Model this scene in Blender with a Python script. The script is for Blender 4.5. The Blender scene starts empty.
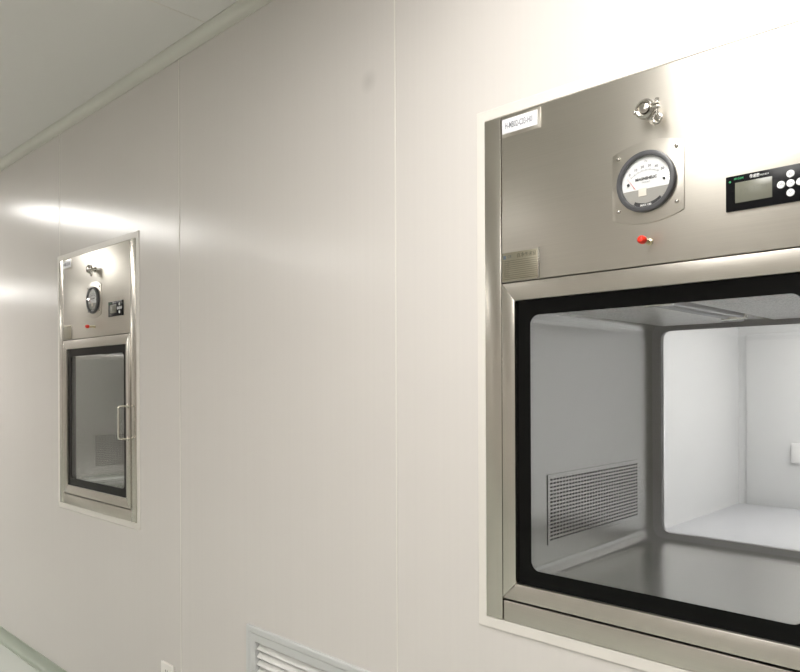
import bpy, bmesh, math
from mathutils import Vector, Matrix

SC = bpy.context.scene
COL = SC.collection
PI = math.pi

# ------------------------------------------------------------------ materials
def new_mat(name):
    m = bpy.data.materials.new(name)
    m.use_nodes = True
    return m, m.node_tree.nodes, m.node_tree.links, m.node_tree.nodes['Principled BSDF']

def plain(name, col, rough=.5, metal=0., coat=0., spec=.5):
    m, N, L, b = new_mat(name)
    b.inputs['Base Color'].default_value = (*col, 1)
    b.inputs['Roughness'].default_value = rough
    b.inputs['Metallic'].default_value = metal
    b.inputs['Coat Weight'].default_value = coat
    b.inputs['Specular IOR Level'].default_value = spec
    return m

def tangent(N, L, b, v):
    c = N.new('ShaderNodeCombineXYZ')
    for i in range(3):
        c.inputs[i].default_value = v[i]
    L.new(c.outputs[0], b.inputs['Tangent'])

def streaks(N, L, scale, detail=4):
    tc = N.new('ShaderNodeTexCoord'); mp = N.new('ShaderNodeMapping')
    mp.inputs['Scale'].default_value = scale
    no = N.new('ShaderNodeTexNoise'); no.inputs['Scale'].default_value = 1.
    no.inputs['Detail'].default_value = detail
    L.new(tc.outputs['Object'], mp.inputs[0]); L.new(mp.outputs[0], no.inputs['Vector'])
    return no.outputs['Fac']

def ramp(N, L, fac, c0, c1, p0=.3, p1=.7):
    r = N.new('ShaderNodeValToRGB')
    r.color_ramp.elements[0].position = p0; r.color_ramp.elements[0].color = (*c0, 1)
    r.color_ramp.elements[1].position = p1; r.color_ramp.elements[1].color = (*c1, 1)
    L.new(fac, r.inputs[0])
    return r.outputs[0]

def steel(name, horizontal=True, col=(.60, .568, .515), rough=.335, aniso=.35, axis=None, metal=1.):
    m, N, L, b = new_mat(name)
    sc = (2, 2, 700) if horizontal else (700, 700, 2)
    if axis == 'y': sc = (420, 3, 420)
    f = streaks(N, L, sc)
    d = tuple(c * .94 for c in col)
    L.new(ramp(N, L, f, d, col), b.inputs['Base Color'])
    b.inputs['Metallic'].default_value = metal
    mr = N.new('ShaderNodeMapRange')
    mr.inputs['To Min'].default_value = rough - .04; mr.inputs['To Max'].default_value = rough + .04
    L.new(f, mr.inputs['Value']); L.new(mr.outputs[0], b.inputs['Roughness'])
    if aniso:
        b.inputs['Anisotropic'].default_value = aniso
        tangent(N, L, b, (0, 0, 1) if horizontal else (1, 0, 0))
    return m

def wall_paint(name, col, rough=.3, aniso=.5):
    m, N, L, b = new_mat(name)
    f = streaks(N, L, (90, 90, .4), 2)
    d = tuple(c * .985 for c in col)
    tc = N.new('ShaderNodeTexCoord'); vd = N.new('ShaderNodeVectorMath'); vd.operation = 'DISTANCE'   # a faint thumb smudge
    vd.inputs[1].default_value = (-1.355, 0, 2.157); L.new(tc.outputs['Object'], vd.inputs[0])
    sm = N.new('ShaderNodeMapRange'); sm.inputs['From Min'].default_value = .006; sm.inputs['From Max'].default_value = .034
    sm.inputs['To Min'].default_value = .88; sm.inputs['To Max'].default_value = 1.; L.new(vd.outputs['Value'], sm.inputs['Value'])
    mu = N.new('ShaderNodeVectorMath'); mu.operation = 'SCALE'
    L.new(ramp(N, L, f, d, col), mu.inputs[0]); L.new(sm.outputs[0], mu.inputs['Scale']); L.new(mu.outputs[0], b.inputs['Base Color'])
    b.inputs['Roughness'].default_value = rough
    b.inputs['Anisotropic'].default_value = aniso
    tangent(N, L, b, (1, 0, 0))
    bp = N.new('ShaderNodeBump'); bp.inputs['Strength'].default_value = .012
    bp.inputs['Distance'].default_value = .001
    L.new(f, bp.inputs['Height']); L.new(bp.outputs[0], b.inputs['Normal'])
    return m

def glass_mat(name, tint=(.95, .948, .94)):
    m, N, L, b = new_mat(name)
    out = [n for n in N if n.type == 'OUTPUT_MATERIAL'][0]
    N.remove(b)
    t = N.new('ShaderNodeBsdfTransparent'); t.inputs[0].default_value = (*tint, 1)
    g = N.new('ShaderNodeBsdfGlossy'); g.inputs['Roughness'].default_value = .02
    fr = N.new('ShaderNodeFresnel')
    ge = N.new('ShaderNodeNewGeometry'); mr = N.new('ShaderNodeMapRange')   # the same reflectance from either face of the sheet
    mr.inputs['To Min'].default_value = 1.5; mr.inputs['To Max'].default_value = 1 / 1.5
    L.new(ge.outputs['Backfacing'], mr.inputs['Value']); L.new(mr.outputs[0], fr.inputs['IOR'])
    mx = N.new('ShaderNodeMixShader')
    L.new(fr.outputs[0], mx.inputs[0]); L.new(t.outputs[0], mx.inputs[1]); L.new(g.outputs[0], mx.inputs[2])
    L.new(mx.outputs[0], out.inputs['Surface'])
    return m

def emit(name, col, strength):
    m, N, L, b = new_mat(name)
    b.inputs['Base Color'].default_value = (.8, .8, .8, 1)
    b.inputs['Emission Color'].default_value = (*col, 1)
    b.inputs['Emission Strength'].default_value = strength
    return m

LAMP = 19.6
M = dict(
    wall=wall_paint('wall_coating', (.735, .696, .668), .24, .45),
    wall_far=plain('far_wall_coating', (.74, .75, .755), .45),
    floor_far=plain('far_floor', (.51, .52, .545), .4),
    ceiling=plain('ceiling_coating', (.785, .77, .745), .5),
    floor=plain('epoxy_floor', (.58, .605, .56), .25),
    cove=plain('cove_white', (.70, .69, .63), .32),
    cove_floor=plain('cove_green', (.40, .44, .37), .4),
    sealant=plain('sealant', (.80, .77, .72), .4),
    trim=plain('trim_cream', (.79, .75, .70), .4),
    steel_h=steel('brushed_steel_horizontal', True),
    steel_v=steel('brushed_steel_vertical', False, rough=.25, aniso=.1),
    liner=plain('satin_steel', (.83, .825, .805), .235, 1.),
    casing=steel('casing_steel', True, (.5, .5, .5), .45, 0.),
    chrome=plain('polished_steel', (.56, .54, .50), .22, 1.),
    handle=plain('handle_steel', (.78, .76, .70), .2, 1.),
    black=plain('black_print', (.003, .003, .003), .15, spec=.15),
    gap_shade=plain('gap_shade_black', (.012, .012, .012), .6),  # painted shade for the gap round the door
    dark=plain('cavity_shade', (.02, .02, .02), .8),  # near-black colour painted as shade inside vent slots, grille and socket holes
    grey_frame=plain('grey_frame', (.27, .275, .29), .4),
    glass=glass_mat('clear_glass'),
    bezel=plain('bezel_grey', (.075, .075, .08), .32),
    dial_white=plain('dial_white', (.86, .87, .89), .35),
    dial_grey=plain('dial_grey', (.36, .35, .33), .4),
    dial_label=plain('dial_label', (.85, .78, .70), .5),
    ink=plain('grey_ink', (.22, .22, .25), .6),
    ink_dark=plain('dark_ink', (.03, .03, .035), .6),
    red=plain('red_plastic', (.80, .035, .015), .3),
    red_ink=plain('red_ink', (.8, .05, .05), .5),
    brass=plain('pale_brass', (.62, .55, .38), .28, 1.),
    ctl=plain('controller_black', (.006, .006, .007), .25, spec=.15),
    lcd=plain('lcd_grey', (.17, .17, .135), .25),
    lcd_ink=plain('lcd_ink', (.12, .12, .09), .4),
    button=plain('button_white', (.86, .86, .87), .35),
    green=plain('green_ink', (.03, .33, .12), .5),
    white_ink=plain('white_ink', (.8, .8, .8), .5),
    paper=plain('paper_white', (.87, .87, .90), .5),
    holder=plain('label_holder', (.50, .48, .44), .36, 1.),
    plate=steel('engraved_plate', True, (.40, .37, .29), .4, .3),
    plate_ink=plain('plate_ink', (.10, .09, .065), .6),
    plate_blue=plain('plate_blue', (.10, .13, .16), .5),
    vent_white=plain('vent_powder_coat', (.63, .635, .63), .4),
    slat=plain('slat_white', (.90, .89, .87), .35),
    socket=plain('socket_plastic', (.88, .85, .81), .3),
    lamp=emit('lamp_diffuser', (1., .98, .94), LAMP),
    lamp_far=emit('lamp_diffuser_far', (1., .985, .965), 46.),
    lamp_frame=plain('lamp_frame', (.8, .8, .8), .4),
    tube=plain('tube_glass', (.72, .73, .80), .15),
)

def diffuser_mat():
    m, N, L, b = new_mat('perforated_diffuser')
    tc = N.new('ShaderNodeTexCoord'); v = N.new('ShaderNodeTexVoronoi')
    v.inputs['Scale'].default_value = 140; v.inputs['Randomness'].default_value = .25
    L.new(tc.outputs['Object'], v.inputs['Vector'])
    L.new(ramp(N, L, v.outputs['Distance'], (.40, .40, .415), (.88, .885, .90), .2, .42), b.inputs['Base Color'])
    b.inputs['Roughness'].default_value = .4; b.inputs['Metallic'].default_value = .3
    return m
M['diffuser'] = diffuser_mat()

# ------------------------------------------------------------------ mesh helpers
def merge(bm, src, mi=0, mat=None):
    if mat is not None:
        bmesh.ops.transform(src, matrix=mat, verts=src.verts)
    vs = [bm.verts.new(v.co) for v in src.verts]
    src.verts.index_update()
    for f in src.faces:
        try:
            nf = bm.faces.new([vs[v.index] for v in f.verts]); nf.material_index = mi
        except ValueError:
            pass
    src.free()

def box(bm, x0, x1, y0, y1, z0, z1, bev=0., mi=0, segs=2, mat=None):
    b = bmesh.new(); bmesh.ops.create_cube(b, size=1)
    for v in b.verts:
        v.co = Vector(((x0 + x1) / 2 + v.co.x * (x1 - x0), (y0 + y1) / 2 + v.co.y * (y1 - y0), (z0 + z1) / 2 + v.co.z * (z1 - z0)))
    if bev:
        bmesh.ops.bevel(b, geom=b.edges[:], offset=bev, segments=segs, profile=.5, affect='EDGES')
    merge(bm, b, mi, mat)

def prism(bm, pts, y0, y1, bev=0., mi=0, mat=None):
    """polygon in the X-Z plane, pushed from y0 to y1"""
    b = bmesh.new()
    a = [b.verts.new((x, y0, z)) for x, z in pts]; c = [b.verts.new((x, y1, z)) for x, z in pts]
    b.faces.new(a); b.faces.new(c[::-1]); n = len(pts)
    for i in range(n):
        b.faces.new((a[i], c[i], c[(i + 1) % n], a[(i + 1) % n]))
    bmesh.ops.recalc_face_normals(b, faces=b.faces)
    if bev:
        bmesh.ops.bevel(b, geom=b.edges[:], offset=bev, segments=2, profile=.5, affect='EDGES')
    merge(bm, b, mi, mat)

def rrect(x0, z0, x1, z1, r, n=8):
    p = []
    for cx, cz, a0 in ((x1 - r, z1 - r, 0), (x0 + r, z1 - r, 90), (x0 + r, z0 + r, 180), (x1 - r, z0 + r, 270)):
        for k in range(n + 1):
            a = math.radians(a0 + 90 * k / n)
            p.append((cx + r * math.cos(a), cz + r * math.sin(a)))
    return p

def ring(bm, outer, inner, y0, y1, mi=0, n=8, ch=0.):
    """frame between two rounded rectangles; ch chamfers its front edges"""
    o = rrect(*outer, n=n); i = rrect(*inner, n=n); k = len(o)
    if ch:
        oc = rrect(outer[0] + ch, outer[1] + ch, outer[2] - ch, outer[3] - ch, max(outer[4] - ch, 1e-4), n)
        ic = rrect(inner[0] - ch, inner[1] - ch, inner[2] + ch, inner[3] + ch, inner[4] + ch, n)
        loops = [(o, y1), (o, y0 + ch), (oc, y0), (ic, y0), (i, y0 + ch), (i, y1)]
    else:
        loops = [(o, y1), (o, y0), (i, y0), (i, y1)]
    V = [[bm.verts.new((x, y, z)) for x, z in l] for l, y in loops]
    m = len(V)
    for a in range(m):
        for j in range(k):
            f = bm.faces.new((V[a][j], V[a][(j + 1) % k], V[(a + 1) % m][(j + 1) % k], V[(a + 1) % m][j]))
            f.material_index = mi

def lathe(bm, cx, cz, prof, n=40, mi=0, mat=None, caps=True):
    """profile of (radius, y) turned about the Y direction through (cx, cz)"""
    b = bmesh.new(); R = []
    for r, y in prof:
        R.append([b.verts.new((cx + max(r, 1e-5) * math.cos(2 * PI * k / n), y, cz + max(r, 1e-5) * math.sin(2 * PI * k / n))) for k in range(n)])
    for a, c in zip(R, R[1:]):
        for k in range(n):
            b.faces.new((a[k], a[(k + 1) % n], c[(k + 1) % n], c[k]))
    if caps:
        b.faces.new(R[0]); b.faces.new(R[-1])
    bmesh.ops.recalc_face_normals(b, faces=b.faces)
    merge(bm, b, mi, mat)

def sweep(bm, pts, r, n=14, mi=0):
    b = bmesh.new(); P = [Vector(p) for p in pts]; R = []
    up = Vector((.13, .31, .94))
    for i, p in enumerate(P):
        t = (P[min(i + 1, len(P) - 1)] - P[max(i - 1, 0)]).normalized()
        u = t.cross(up).normalized(); w = t.cross(u)
        R.append([b.verts.new(p + r * (math.cos(2 * PI * k / n) * u + math.sin(2 * PI * k / n) * w)) for k in range(n)])
    for a, c in zip(R, R[1:]):
        for k in range(n):
            b.faces.new((a[k], a[(k + 1) % n], c[(k + 1) % n], c[k]))
    b.faces.new(R[0]); b.faces.new(R[-1])
    bmesh.ops.recalc_face_normals(b, faces=b.faces)
    merge(bm, b, mi)

def text(bm, s, size, x, y, z, mi=0, align='LEFT', rot=0., sx=1., bold=0.):
    cu = bpy.data.curves.new('lettering', 'FONT'); cu.body = s; cu.size = size
    cu.align_x = align; cu.align_y = 'CENTER'; cu.offset = bold; cu.resolution_u = 2
    o = bpy.data.objects.new('lettering', cu); COL.objects.link(o)
    dg = bpy.context.evaluated_depsgraph_get()
    me = bpy.data.meshes.new_from_object(o.evaluated_get(dg))
    b = bmesh.new(); b.from_mesh(me)
    mt = Matrix.Translation((x, y, z)) @ Matrix.Rotation(rot, 4, 'Y') @ Matrix.Rotation(PI / 2, 4, 'X') @ Matrix.Diagonal((sx, 1, 1, 1))
    merge(bm, b, mi, mt)
    bpy.data.objects.remove(o); bpy.data.curves.remove(cu); bpy.data.meshes.remove(me)

def obj(name, bm, mats, parent=None, smooth=True, label=None):
    bmesh.ops.recalc_face_normals(bm, faces=bm.faces)
    me = bpy.data.meshes.new(name); bm.to_mesh(me); bm.free()
    if not isinstance(mats, (list, tuple)): mats = [mats]
    for m in mats: me.materials.append(M[m])
    if smooth:
        me.shade_smooth(); me.set_sharp_from_angle(angle=math.radians(35))
    o = bpy.data.objects.new(name, me); COL.objects.link(o)
    if parent: o.parent = parent
    if label: o['label'] = label
    return o

def thing(name, loc, label, cat, group=None):
    o = bpy.data.objects.new(name, None); COL.objects.link(o); o.location = loc
    o.empty_display_size = .05
    o['label'] = label; o['category'] = cat
    if group: o['group'] = group
    return o

def struct(name, bm, mats, smooth=False):
    o = obj(name, bm, mats, None, smooth); o['kind'] = 'structure'
    return o

def copy_tree(o, parent=None):
    c = o.copy(); COL.objects.link(c)
    if parent: c.parent = parent
    for ch in list(o.children): copy_tree(ch, c)
    return c

def slab(x0, x1, z0, z1, y0, y1, holes):
    """upright slab along X with rectangular holes cut through"""
    xs = sorted({x0, x1, *[h[0] for h in holes], *[h[1] for h in holes]})
    zs = sorted({z0, z1, *[h[2] for h in holes], *[h[3] for h in holes]})
    def solid(i, j):
        if i < 0 or j < 0 or i >= len(xs) - 1 or j >= len(zs) - 1: return False
        cx = (xs[i] + xs[i + 1]) / 2; cz = (zs[j] + zs[j + 1]) / 2
        return not any(h[0] < cx < h[1] and h[2] < cz < h[3] for h in holes)
    bm = bmesh.new(); cache = {}
    def v(x, y, z):
        k = (round(x, 5), round(y, 5), round(z, 5))
        if k not in cache: cache[k] = bm.verts.new((x, y, z))
        return cache[k]
    for i in range(len(xs) - 1):
        for j in range(len(zs) - 1):
            if not solid(i, j): continue
            a, b, c, d = xs[i], xs[i + 1], zs[j], zs[j + 1]
            bm.faces.new((v(a, y0, c), v(b, y0, c), v(b, y0, d), v(a, y0, d)))
            bm.faces.new((v(a, y1, d), v(b, y1, d), v(b, y1, c), v(a, y1, c)))
            if not solid(i - 1, j): bm.faces.new((v(a, y0, c), v(a, y0, d), v(a, y1, d), v(a, y1, c)))
            if not solid(i + 1, j): bm.faces.new((v(b, y0, c), v(b, y1, c), v(b, y1, d), v(b, y0, d)))
            if not solid(i, j - 1): bm.faces.new((v(a, y0, c), v(a, y1, c), v(b, y1, c), v(b, y0, c)))
            if not solid(i, j + 1): bm.faces.new((v(a, y0, d), v(b, y0, d), v(b, y1, d), v(a, y1, d)))
    return bm

# ------------------------------------------------------------------ the room
CEIL = 2.563
X0, X1, Y0 = -11.0, 2.4, -4.2
BW, BH = .76, 1.114
BOX_R = (-.976, .838)          # left edge and bottom of the near pass box
BOX_L = (-3.424, .824)         # the far one
hole_r = (BOX_R[0], BOX_R[0] + BW, BOX_R[1], BOX_R[1] + BH)
hole_l = (BOX_L[0], BOX_L[0] + BW, BOX_L[1], BOX_L[1] + BH)
VX0, VX1, VZ0, VZ1 = -1.916, -1.166, .105, .606      # return air grille
hole_v = (VX0 + .04, VX1 - .04, VZ0 + .04, VZ1 - .04)

struct('wall_front', slab(X0, X1, 0, CEIL, 0, .09, [hole_r, hole_l, hole_v]), 'wall')
b = bmesh.new(); box(b, X0, X1, Y0 - .1, Y0, 0, CEIL); struct('wall_back', b, 'wall')
b = bmesh.new(); box(b, X0 - .1, X0, Y0 - .1, .09, 0, CEIL); struct('wall_left', b, 'wall')
b = bmesh.new(); box(b, X1, X1 + .1, Y0 - .1, .09, 0, CEIL); struct('wall_right', b, 'wall')
b = bmesh.new(); box(b, X0 - .1, X1 + .1, Y0 - .1, 7.4, -.1, 0); struct('floor', b, 'floor')
b = bmesh.new(); box(b, X0 - .1, X1 + .1, Y0 - .1, 7.4, CEIL, CEIL + .1); struct('ceiling', b, 'ceiling')

# panel joints of the wall, 1.08 m apart
n = 0
for x in (-4.505, -3.424, -2.336, -1.259):
    n += 1
    b = bmesh.new()
    holes = [h for h in (hole_l,) if h[0] - .03 < x < h[1] + .03]
    if holes:
        box(b, x - .0022, x + .0022, -.0012, 0, holes[0][3] + .024, CEIL - .03, .0004)
    else:
        box(b, x - .0022, x + .0022, -.0012, 0, .05, CEIL - .03, .0004)
    struct('trim_%d' % n, b, 'sealant')

def cove(name, h, c, top, mat):
    """hollow quarter-round along the foot or head of the front wall, with a lip at both edges"""
    b = bmesh.new(); pts = [(0., h + .006), (-.0035, h + .006), (-.0035, h)]
    for k in range(1, 9):
        a = PI / 2 * k / 9
        pts.append((-.003 - (c - .003) * (1 - math.cos(a)), h - (h - .003) * math.sin(a)))
    pts += [(-c, .003), (-c - .006, .0032), (-c - .006, 0.), (0., 0.)]
    s = -1 if top else 1; z0 = CEIL if top else 0.
    V = [[b.verts.new((x, y, z0 + s * z)) for y, z in pts] for x in (X0, X1)]
    m = len(pts)
    for k in range(m):
        b.faces.new((V[0][k], V[0][(k + 1) % m], V[1][(k + 1) % m], V[1][k]))
    b.faces.new(V[0]); b.faces.new(V[1][::-1])
    struct(name, b, mat, True)
cove('trim_5', .030, .030, True, 'cove')
cove('baseboard_front', .048, .032, False, 'cove_floor')
b = bmesh.new(); box(b, -2.1 - .002, -2.1 + .002, Y0, -.034, CEIL - .001, CEIL); struct('trim_6', b, 'sealant')

# the room behind, seen through the near pass box
WY = .69
struct('wall_far_side', slab(X0, X1, 0, CEIL, .58, WY, [hole_r, hole_l]), 'wall_far')
b = bmesh.new(); box(b, -2.93, -2.83, WY + .012, 7.2, 0, CEIL); struct('wall_partition', b, 'wall_far')
b = bmesh.new(); box(b, X0, X1, 7.2, 7.3, 0, CEIL); struct('wall_end', b, 'wall_far')
b = bmesh.new(); box(b, X1, X1 + .1, .09, 7.3, 0, CEIL); struct('wall_far_right', b, 'wall_far')
b = bmesh.new(); box(b, X0 - .1, X0, .09, 7.3, 0, CEIL); struct('wall_far_left', b, 'wall_far')
b = bmesh.new(); box(b, -2.83, X1, WY, 7.2, 0, .003); struct('floor_far', b, 'floor_far')
b = bmesh.new(); box(b, -2.74, -1.74, 7.175, 7.2, .003, 1.90, .004)
d = struct('door_1', b, 'wall_far', True)
b = bmesh.new(); box(b, -2.275, -2.180, 7.12, 7.175, .505, .715, .012); obj('door_handle', b, 'lamp_frame', d)

# ------------------------------------------------------------------ pass box
def make_pass_box():
    t = thing('pass_box', (BOX_R[0] + BW / 2, 0, BOX_R[1]),
              'stainless steel pass box nearest the camera, cut off by the right edge of the photo', 'pass box', 'stainless steel pass boxes in the wall')
    ox = -BW / 2
    def X(x): return x + ox
    W = BW
    # cream trim between the box and the wall
    b = bmesh.new(); ring(b, (X(-.022), -.024, X(W + .022), BH + .024, .0008), (X(.0004), .0004, X(W - .0004), BH - .0004, .0004), -.0035, 0, n=1, ch=.0012)
    obj('surround_trim', b, 'trim', t, label='cream trim around the steel box')
    # casing behind the face
    b = bmesh.new(); ring(b, (X(.002), .002, X(W - .002), BH - .002, .001), (X(.005), .005, X(W - .005), BH - .005, .001), .026, .69, n=1)
    obj('casing', b, 'casing', t)
    # face
    for x0, x1 in ((.0016, .0458), (W - .0458, W - .0016)):
        b = bmesh.new(); box(b, X(x0), X(x1), -.005, .026, .001, BH - .0016, .0012); obj('side_column', b, 'steel_v', t)
    b = bmesh.new(); box(b, X(.0485), X(W - .0485), -.005, .026, .7455, BH - .0016, .0012); pan = obj('control_panel', b, 'steel_h', t)
    b = bmesh.new(); box(b, X(.0485), X(W - .0485), -.005, .026, .0016, .0462, .0018); obj('bottom_plate', b, 'steel_h', t)
    b = bmesh.new(); ring(b, (X(.0468), .0478, X(W - .0468), .7452, .001), (X(.0895), .0875, X(W - .0895), .6885, .032), .020, .034, n=4)  # black ring added so the door gap looks shaded
    obj('gap_shade_ring', b, 'gap_shade', t, label='black ring added as shade behind the door gap')
    # chamber
    b = bmesh.new(); ring(b, (X(.086), .084, X(W - .086), .692, .034), (X(.088), .086, X(W - .088), .690, .032), .034, .664)
    obj('chamber_liner', b, 'liner', t, label='satin grey steel chamber')
    for s in (-1, 1):
        b = bmesh.new()
        y0, y1, z0, z1 = .12, .566, .160, .306; nc, nr = 32, 17
        py, pz = (y1 - y0) / nc, (z1 - z0) / nr
        xf = X(.0897) if s < 0 else X(W - .0897); xb = xf + (.0012 if s < 0 else -.0012) * -1
        cache = {}
        def v(y, z, x=xf):
            k = (round(y, 6), round(z, 6), x)
            if k not in cache: cache[k] = b.verts.new((x, y, z))
            return cache[k]
        ys = [y0 - .008]; zs = [z0 - .008]
        for k in range(nc): ys += [y0 + (k + .12) * py, y0 + (k + .88) * py]
        for k in range(nr): zs += [z0 + (k + .24) * pz, z0 + (k + .72) * pz]
        ys.append(y1 + .008); zs.append(z1 + .008)
        for i in range(len(ys) - 1):
            for j in range(len(zs) - 1):
                if i % 2 and j % 2: continue
                b.faces.new((v(ys[i], zs[j]), v(ys[i + 1], zs[j]), v(ys[i + 1], zs[j + 1]), v(ys[i], zs[j + 1])))
        f = b.faces.new([b.verts.new((xb, y, z)) for y, z in ((ys[0], zs[0]), (ys[-1], zs[0]), (ys[-1], zs[-1]), (ys[0], zs[-1]))])
        f.material_index = 1  # dark sheet close behind the slots stands for their shade
        obj('perforated_vent', b, ['liner', 'dark'], t, False, 'perforated return air vent in the chamber side')
    b = bmesh.new()
    box(b, X(.13), X(.345), .06, .64, .681, .6897, .002); box(b, X(.415), X(W - .13), .06, .64, .681, .6897, .002)
    obj('ceiling_diffuser', b, 'diffuser', t, label='perforated plate in the chamber ceiling')
    b = bmesh.new()
    box(b, X(.35), X(.41), .04, .63, .6835, .6898, .001)
    u = obj('lamp_batten', b, 'liner', t)
    b = bmesh.new(); sweep(b, [(X(.362), .05, .6805), (X(.362), .46, .6805)], .0065); obj('lamp_tube', b, 'tube', u)
    b = bmesh.new(); sweep(b, [(X(.398), .05, .6805), (X(.398), .46, .6805)], .0065); obj('lamp_tube', b, 'tube', u)
    for yy in (.040, .455):
        b = bmesh.new(); box(b, X(.352), X(.408), yy, yy + .016, .672, .686, .002); obj('lamp_holder', b, 'liner', u)
    # front door
    def door_frame(name, par, y0, y1):
        b = bmesh.new(); a0, a1, c0, c1 = X(.0495), X(W - .0495), .0515, .7425
        i0, i1, k0, k1 = X(.083), X(W - .083), .0885, .7035; e = .00025
        prism(b, [(a0, c0 + e), (a0, c1 - e), (i0, k1 - e), (i0, k0 + e)], y0, y1, .0012, 1)
        prism(b, [(a1, c0 + e), (a1, c1 - e), (i1, k1 - e), (i1, k0 + e)], y0, y1, .0012, 1)
        prism(b, [(a0 + e, c1), (a1 - e, c1), (i1 - e, k1), (i0 + e, k1)], y0, y1, .0012, 0)
        prism(b, [(a0 + e, c0), (a1 - e, c0), (i1 - e, k0), (i0 + e, k0)], y0, y1, .0012, 0)
        return obj(name, b, ['steel_h', 'steel_v'], par)
    dr = door_frame('door', t, -.008, .018)
    b = bmesh.new(); box(b, X(.0835), X(W - .0835), .002, .008, .089, .703); obj('glass_pane', b, 'glass', dr, label='clear glass pane of the front door')
    b = bmesh.new(); ring(b, (X(.083), .0885, X(W - .083), .7035, .001), (X(.1170), .122, X(W - .1150), .670, .021), .0005, .0019)
    obj('glass_border', b, 'black', dr, label='black border round the glass')
    b = bmesh.new(); hx = X(W - .066)
    pts = [(hx, -.006, .327)]
    for zc, sg, rng in ((.327, 1, range(0, 9)), (.456, -1, range(8, -1, -1))):
        for k in rng:
            a = PI / 2 * k / 8
            pts.append((hx, -.046 + .010 * (1 - math.sin(a)) if False else -.036 - .010 * math.sin(a), zc + sg * .010 * (1 - math.cos(a))))
    pts.append((hx, -.006, .456))
    sweep(b, pts, .0042)
    for z in (.327, .456): lathe(b, hx, z, [(.0085, -.008), (.0085, -.0105), (.007, -.0115), (.004, -.0115)], 24)
    obj('handle', b, 'handle', dr, label='slim steel bow handle')
    # rear door seen through the chamber
    b = bmesh.new(); ring(b, (X(.0055), .0055, X(W - .0055), BH - .0055, .001), (X(.1115), .1015, X(W - .1115), .6705, .024), .668, .686)
    rd = obj('rear_door', b, 'casing', t)
    b = bmesh.new(); ring(b, (X(.086), .084, X(W - .086), .692, .034), (X(.1130), .103, X(W - .1130), .669, .026), .6645, .6675)
    obj('glass_border', b, 'grey_frame', rd, label='dark grey border round the rear glass')
    b = bmesh.new(); box(b, X(.1115), X(W - .1115), .676, .681, .1015, .6705); obj('glass_pane', b, 'glass', rd)
    # ---- label holder, engraved plate
    b = bmesh.new()
    box(b, X(.0505), X(.1495), -.0062, -.005, 1.064, 1.108, .0003, 0)
    h = obj('label_holder', b, 'steel_h', t)
    b = bmesh.new(); box(b, X(.0515), X(.1425), -.0068, -.0062, 1.0715, 1.1035, .0002, 0)
    text(b, 'H-MB02-C03-H01', .019, X(.0590), -.0070, 1.0875, 1, sx=.53, bold=.0004)
    obj('name_label', b, ['paper', 'ink'], h, label='white label with grey lettering')
    b = bmesh.new()
    box(b, X(.0495), X(.1415), -.0062, -.005, .7475, .810, .0004, 0)
    box(b, X(.1415), X(.1455), -.0068, -.005, .7475, .812, .0004, 3)
    text(b, '自净传递窗', .0105, X(.088), -.0064, .8005, 1, sx=.95)
    box(b, X(.053), X(.060), -.0064, -.0061, .796, .804, 0, 2); text(b, 'CR', .008, X(.064), -.0064, .8005, 2)
    for k in range(9):
        z = .7915 - .0045 * k
        box(b, X(.052), X(.139), -.0064, -.0061, z - .00035, z + .00035, 0, 1)
    for k in range(8):
        text(b, ('型号 TYPE', '尺寸 SIZE', '电压 220V', '功率 0.2KW', '风速 m/s', '重量 KG', '编号 NO', '日期 DATE')[k], .0033, X(.055), -.0064, .7892 - .0045 * k, 1)
    box(b, X(.052), X(.139), -.0064, -.0061, .7512, .7523, 0, 1)
    obj('rating_plate', b, ['plate', 'plate_ink', 'plate_blue', 'chrome'], t, label='engraved metal rating plate')
    # ---- sampling port closed with a clamp
    cx, cz = X(.391), 1.030
    b = bmesh.new(); lathe(b, cx, cz, [(.0125, -.005), (.0125, -.007), (.0085, -.009), (.0085, -.0265), (.0100, -.0275), (.0100, -.030)], 32)
    p = obj('test_port', b, 'chrome', t)
    b = bmesh.new()
    lathe(b, cx, cz, [(.0100, -.0305), (.0100, -.0345), (.0090, -.0365), (.0055, -.0378), (.0001, -.0382)], 32)
    obj('port_cap', b, 'chrome', p)
    b = bmesh.new(); yc = -.0305; A = math.radians(4)
    def arc(a0, a1, ri, ro, yh):
        q = bmesh.new(); V = []
        k = 20
        for i in range(k + 1):
            a = a0 + (a1 - a0) * i / k; c, s = math.cos(a), math.sin(a)
            V.append([q.verts.new((cx + r * c, y, cz + r * s)) for r, y in ((ri, yc - yh), (ri + .0015, yc - yh - .0008), (ro - .0012, yc - yh * .8), (ro, yc - yh * .5), (ro, yc + yh * .5), (ro - .0012, yc + yh * .8), (ri, yc + yh))])
        for u_, w in zip(V, V[1:]):
            for j in range(7): q.faces.new((u_[j], u_[(j + 1) % 7], w[(j + 1) % 7], w[j]))
        q.faces.new(V[0]); q.faces.new(V[-1][::-1])
        bmesh.ops.recalc_face_normals(q, faces=q.faces); merge(b, q)
    arc(A + .22, A + PI - .08, .0128, .0186, .0060)
    arc(A + PI + .08, A + 2 * PI - .22, .0128, .0186, .0060)
    T = Matrix.Translation((cx, yc, cz)) @ Matrix.Rotation(-A, 4, 'Y')
    box(b, .0145, .0262, -.0045, .0045, .0016, .0062, .0014, mat=T)      # ears
    box(b, .0145, .0275, -.0045, .0045, -.0062, -.0016, .0014, mat=T)
    box(b, -.0230, -.0170, -.0035, .0035, -.0035, .0035, .0016, mat=T)    # hinge
    obj('clamp_ring', b, 'chrome', p)
    b = bmesh.new()
    bx, bz = cx + .0222, cz + .010
    sweep(b, [(bx, yc, bz + .002), (bx, yc, bz - .026)], .0021)
    lathe(b, 0, 0, [(.0042, -.003), (.0042, .003)], 6, mat=Matrix.Translation((bx, yc, bz + .001)) @ Matrix.Rotation(PI / 2, 4, 'X'))
    rp = []
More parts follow.
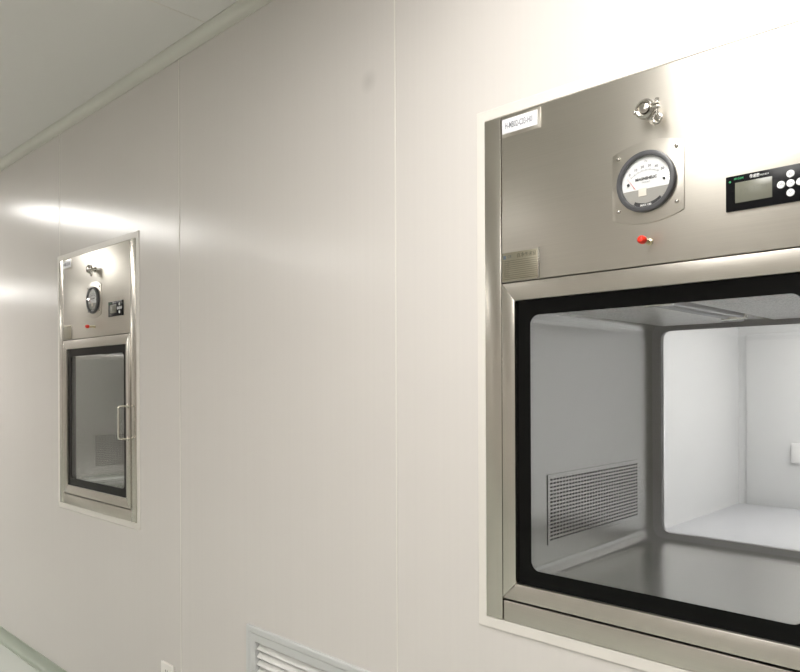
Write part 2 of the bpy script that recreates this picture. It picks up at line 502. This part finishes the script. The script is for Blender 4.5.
    for i in range(33):
        a = 2 * PI * i / 32; rp.append((bx + .0002 + .0066 * math.cos(a), yc, bz - .0325 + .0090 * math.sin(a)))
    sweep(b, rp, .0028, 10)
    box(b, bx + .003, bx + .0105, yc - .0022, yc + .0022, bz - .037, bz - .028, .0012)
    obj('wing_nut', b, 'chrome', p)
    # ---- differential pressure gauge on its plate
    gx, gz = X(.3830), .9015
    hw, arcR, top = .070, .170, .0775
    ang = math.asin(hw / arcR); pts = []
    for k in range(17):
        a = -ang + 2 * ang * k / 16; pts.append((gx + arcR * math.sin(a), gz - top + arcR * (1 - math.cos(a))))
    for k in range(17):
        a = ang - 2 * ang * k / 16; pts.append((gx + arcR * math.sin(a), gz + top - arcR * (1 - math.cos(a))))
    b = bmesh.new(); prism(b, pts, -.0072, -.005, .0006)
    g = obj('gauge_plate', b, 'steel_h', t)
    b = bmesh.new(); lathe(b, gx, gz, [(.0570, -.0072), (.0575, -.009), (.0575, -.0150), (.0565, -.0172), (.0545, -.0182), (.0495, -.0180), (.0478, -.0165), (.0476, -.0095)], 64, caps=False)
    obj('gauge_bezel', b, 'bezel', g, label='dark grey gauge rim')
    b = bmesh.new(); yd = -.0110
    lathe(b, gx, gz, [(.0482, -.0082), (.0482, yd), (.0001, yd)], 64, 0)
    def seg(rr, z_top, mi, y):
        a0 = math.asin(z_top / rr); k = 24; P = []
        for i in range(k + 1):
            a = PI - a0 + (PI + 2 * a0) * i / k; P.append((gx + rr * math.cos(a), gz + rr * math.sin(a)))
        prism(b, P, y, y + .0004, 0, mi)
    seg(.0475, -.0135, 1, yd - .0006)
    box(b, gx - .0145, gx + .001, yd - .0012, yd - .0006, gz - .026, gz - .0115, 0, 2)
    zc = gz - .0245
    for k in range(41):
        a = math.radians(129 - 78 * k / 40); r1 = .0470 if k % 5 else .0485
        ca, sa = math.cos(a), math.sin(a); r0 = .0452
        w = .0002 if k % 5 else .00035
        prism(b, [(gx + r0 * ca - w * sa, zc + r0 * sa + w * ca), (gx + r0 * ca + w * sa, zc + r0 * sa - w * ca), (gx + r1 * ca + w * sa, zc + r1 * sa - w * ca), (gx + r1 * ca - w * sa, zc + r1 * sa + w * ca)], yd - .0006, yd - .0002, 0, 3)
    for k, s in enumerate(('0', '10', '20', '30', '40', '50')):
        a = math.radians(127 - 74 * k / 5)
        text(b, s, .0066, gx + .0535 * math.cos(a), yd - .0006, zc + .0535 * math.sin(a), 3, 'CENTER', bold=.0002)
    text(b, 'MAGNEHELIC', .0072, gx, yd - .0006, gz + .0060, 4, 'CENTER', sx=.95, bold=.0003)
    text(b, 'PASCALS', .0040, gx, yd - .0006, gz - .0010, 3, 'CENTER')
    text(b, 'Pa', .0055, gx, yd - .0006, gz + .0385, 3, 'CENTER')
    for sx in (-1, 1): lathe(b, gx + sx * .0350, gz - .0005, [(.0026, yd), (.0026, yd - .0014), (.0001, yd - .0016)], 16, 4)
    P = []
    for i in range(13):
        a = math.radians(240 + 70 * i / 12); P.append((gx + .0474 * math.cos(a), gz + .0474 * math.sin(a)))
    for i in range(13):
        a = math.radians(310 - 70 * i / 12); P.append((gx + .0425 * math.cos(a), gz + .0405 * math.sin(a)))
    prism(b, P, yd - .0016, yd - .0006, 0, 4)  # black lettering band, also painting the bezel's shadow on the dial
    text(b, 'MAX 100', .0055, gx, yd - .0018, gz - .0440, 5, 'CENTER', bold=.0002)
    obj('dial', b, ['dial_white', 'dial_grey', 'dial_label', 'ink', 'ink_dark', 'white_ink'], g, label='white dial with scale')
    b = bmesh.new()
    prism(b, [(gx - .0210, gz - .0118), (gx - .0202, gz - .0112), (gx - .0372, gz + .0125)], yd - .0024, yd - .0018)
    obj('needle', b, 'red_ink', g, label='red needle')
    b = bmesh.new(); lathe(b, gx, gz, [(.0478, -.0160), (.0470, -.0170), (.034, -.0182), (.018, -.0190), (.0001, -.0193)], 48, caps=False)
    obj('gauge_lens', b, 'glass', g)
    for sx in (-1, 1):
        for sz in (-1, 1):
            b = bmesh.new(); lathe(b, gx + sx * .0568, gz + .004 + sz * .0508, [(.0040, -.0072), (.0038, -.0088), (.0026, -.0102), (.0001, -.0107)], 20)
            obj('screw', b, 'chrome', g)
    # ---- red-capped sampling nozzle
    nx, nz = X(.3865), .788
    b = bmesh.new(); lathe(b, nx, nz, [(.0062, -.005), (.0062, -.008), (.0040, -.009), (.0040, -.0155), (.0046, -.016), (.0036, -.0195), (.0046, -.020), (.0036, -.0235), (.0046, -.024), (.0036, -.032)], 24)
    q = obj('sampling_nozzle', b, 'brass', t, label='pale metal nozzle')
    b = bmesh.new(); lathe(b, nx, nz, [(.0056, -.0300), (.0074, -.0315), (.0080, -.036), (.0074, -.0415), (.0048, -.0445), (.0001, -.0455)], 28)
    obj('nozzle_cap', b, 'red', q, label='red cap')
    # ---- controller
    b = bmesh.new(); box(b, X(.5262), X(.6562), -.009, -.005, .8192, .8802, .0010)
    text(b, '传递窗', .0066, X(.5655), -.0092, .8735, 2, sx=.80, bold=.0001)
    text(b, 'PASS BOX', .0042, X(.5815), -.0092, .8732, 2, sx=.80)
    text(b, 'AIR CLEAN', .0044, X(.5400), -.0092, .8742, 1, sx=.72, bold=.0001)
    lathe(b, X(.5335), .8705, [(.0018, -.009), (.0018, -.0093)], 14, 1)
    c = obj('controller', b, ['ctl', 'green', 'white_ink'], t, label='black controller with display and white buttons')
    b = bmesh.new(); box(b, X(.5420), X(.6010), -.0094, -.0088, .8325, .8675, .0002)
    text(b, '12', .017, X(.5475), -.0096, .8485, 1); text(b, '35 28', .0105, X(.570), -.0096, .8525, 1); text(b, '00:00', .0075, X(.571), -.0096, .8395, 1)
    obj('display', b, ['lcd', 'lcd_ink'], c, label='greenish grey display')
    for x, z, s in ((.6290, .8655, '△'), (.6290, .8500, 'OK'), (.6290, .8345, '▽'), (.6146, .8500, 'ON'), (.6434, .8500, 'UV')):
        b = bmesh.new(); lathe(b, X(x), z, [(.0062, -.0088), (.0062, -.0100), (.0056, -.0106), (.0001, -.0108)], 28)
        text(b, s, .0056, X(x), -.0109, z, 1, 'CENTER')
        obj('button', b, ['button', 'ink'], c, label='round white button')
    return t

near = make_pass_box()
far = copy_tree(near)
far.location = (BOX_L[0] + BW / 2, 0, BOX_L[1])
far['label'] = 'stainless steel pass box farther along the wall, seen whole with its bow handle'

# ------------------------------------------------------------------ return air grille, socket
t = thing('return_air_grille', ((VX0 + VX1) / 2, 0, VZ0), 'white louvred return air grille low on the wall between the two pass boxes', 'vent')
w, hgt = (VX1 - VX0) / 2, VZ1 - VZ0
b = bmesh.new()
ring(b, (-w, 0, w, hgt, .0008), (-w + .020, .020, w - .020, hgt - .020, .0008), -.011, 0, n=1, ch=.003)
ring(b, (-w + .0195, .0195, w - .0195, hgt - .0195, .0008), (-w + .046, .046, w - .046, hgt - .046, .0008), -.0085, .03, n=1, ch=.002)
obj('frame', b, 'vent_white', t)
b = bmesh.new(); z = hgt - .046 - .016
while z > .05:
    box(b, -w + .0465, w - .0465, -.0115, .0115, -.0009, .0009, .0005, mat=Matrix.Translation((0, .006, z)) @ Matrix.Rotation(math.radians(52), 4, 'X'))
    z -= .0243
obj('louvres', b, 'slat', t, label='white slanting louvre blades')
b = bmesh.new(); box(b, -w + .042, w - .042, .050, .054, .042, hgt - .042); obj('backing', b, 'dark', t)  # plate coloured dark in place of the shade inside the duct

t = thing('wall_socket', (-2.426, 0, .259), 'small square white wall socket low on the wall left of the louvred grille', 'socket')
b = bmesh.new(); box(b, -.043, .043, -.010, 0, 0, .086, .004, 0, 3); obj('face_plate', b, 'socket', t)
b = bmesh.new()
for x, z, r in ((-.006, .058, .0), (.006, .058, .0), (0, .024, 0), (-.0065, .034, .5), (.0065, .034, -.5)):
    box(b, -.0013, .0013, -.0003, .0003, -.004, .004, mat=Matrix.Translation((x, -.0101, z)) @ Matrix.Rotation(r, 4, 'Y'))
obj('socket_hole', b, 'dark', t)  # dark bars drawn for the shade in the pin slots

# ------------------------------------------------------------------ ceiling lights
def light(x, y, lx, ly, label, m='lamp'):
    t = thing('ceiling_light', (x, y, CEIL), label, 'ceiling light', 'ceiling panel lights')
    b = bmesh.new()
    for a in ((-lx / 2 - .02, -lx / 2, -ly / 2 - .02, ly / 2 + .02), (lx / 2, lx / 2 + .02, -ly / 2 - .02, ly / 2 + .02), (-lx / 2, lx / 2, -ly / 2 - .02, -ly / 2), (-lx / 2, lx / 2, ly / 2, ly / 2 + .02)):
        box(b, *a, -.03, 0, .002)
    obj('frame', b, 'lamp_frame', t)
    b = bmesh.new(); box(b, -lx / 2, lx / 2, -ly / 2, ly / 2, -.026, -.004); obj('diffuser', b, m, t)
light(-.45, -1.05, .52, 1.2, 'white ceiling panel light above the near pass box')
light(-1.12, -2.75, .36, 1.0, 'white ceiling panel light by the opposite wall across from the near pass box')
light(-5.05, -1.05, .36, 1.2, 'white ceiling panel light beyond the far pass box')
light(-5.05, -3.10, .30, 1.2, 'white ceiling panel light by the opposite wall in mid corridor')
light(-9.6, -1.65, .60, 1.2, 'white ceiling panel light at the far end of the corridor')
light(-.98, 4.8, .8, .44, 'white ceiling panel light in the middle of the room behind', 'lamp_far')
light(-.92, 6.1, .8, .44, 'white ceiling panel light at the far end of the room behind', 'lamp_far')
light(-3.6, 1.9, 1.2, .60, 'unseen ceiling panel light added to brighten the far pass box from behind', 'lamp_far')  # added out of view to light the far box's chamber

# ------------------------------------------------------------------ world, camera
wd = bpy.data.worlds.new('World'); SC.world = wd; wd.use_nodes = True
wd.node_tree.nodes['Background'].inputs[0].default_value = (.8, .85, .9, 1)
wd.node_tree.nodes['Background'].inputs[1].default_value = .0

cd = bpy.data.cameras.new('camera'); cam = bpy.data.objects.new('camera', cd); COL.objects.link(cam)
cd.sensor_width = 36; cd.lens = 714 / 800 * 36; cd.shift_y = 48.7 / 800; cd.clip_start = .02
f = Vector((-.692, .722, 0)).normalized(); r = Vector((f.y, -f.x, 0)); up = Vector((0, 0, 1)); roll = .0045
cr = (r - roll * up).normalized(); cu = (up + roll * r).normalized()
m = Matrix((cr, cu, -f)).transposed().to_4x4(); m.translation = (0, -1.3, 1.36)
cam.matrix_world = m
SC.camera = cam
SC.view_settings.view_transform = 'Standard'; SC.view_settings.look = 'None'
SC.view_settings.gamma = 1; SC.view_settings.use_curve_mapping = False
SC.view_settings.exposure = 0.
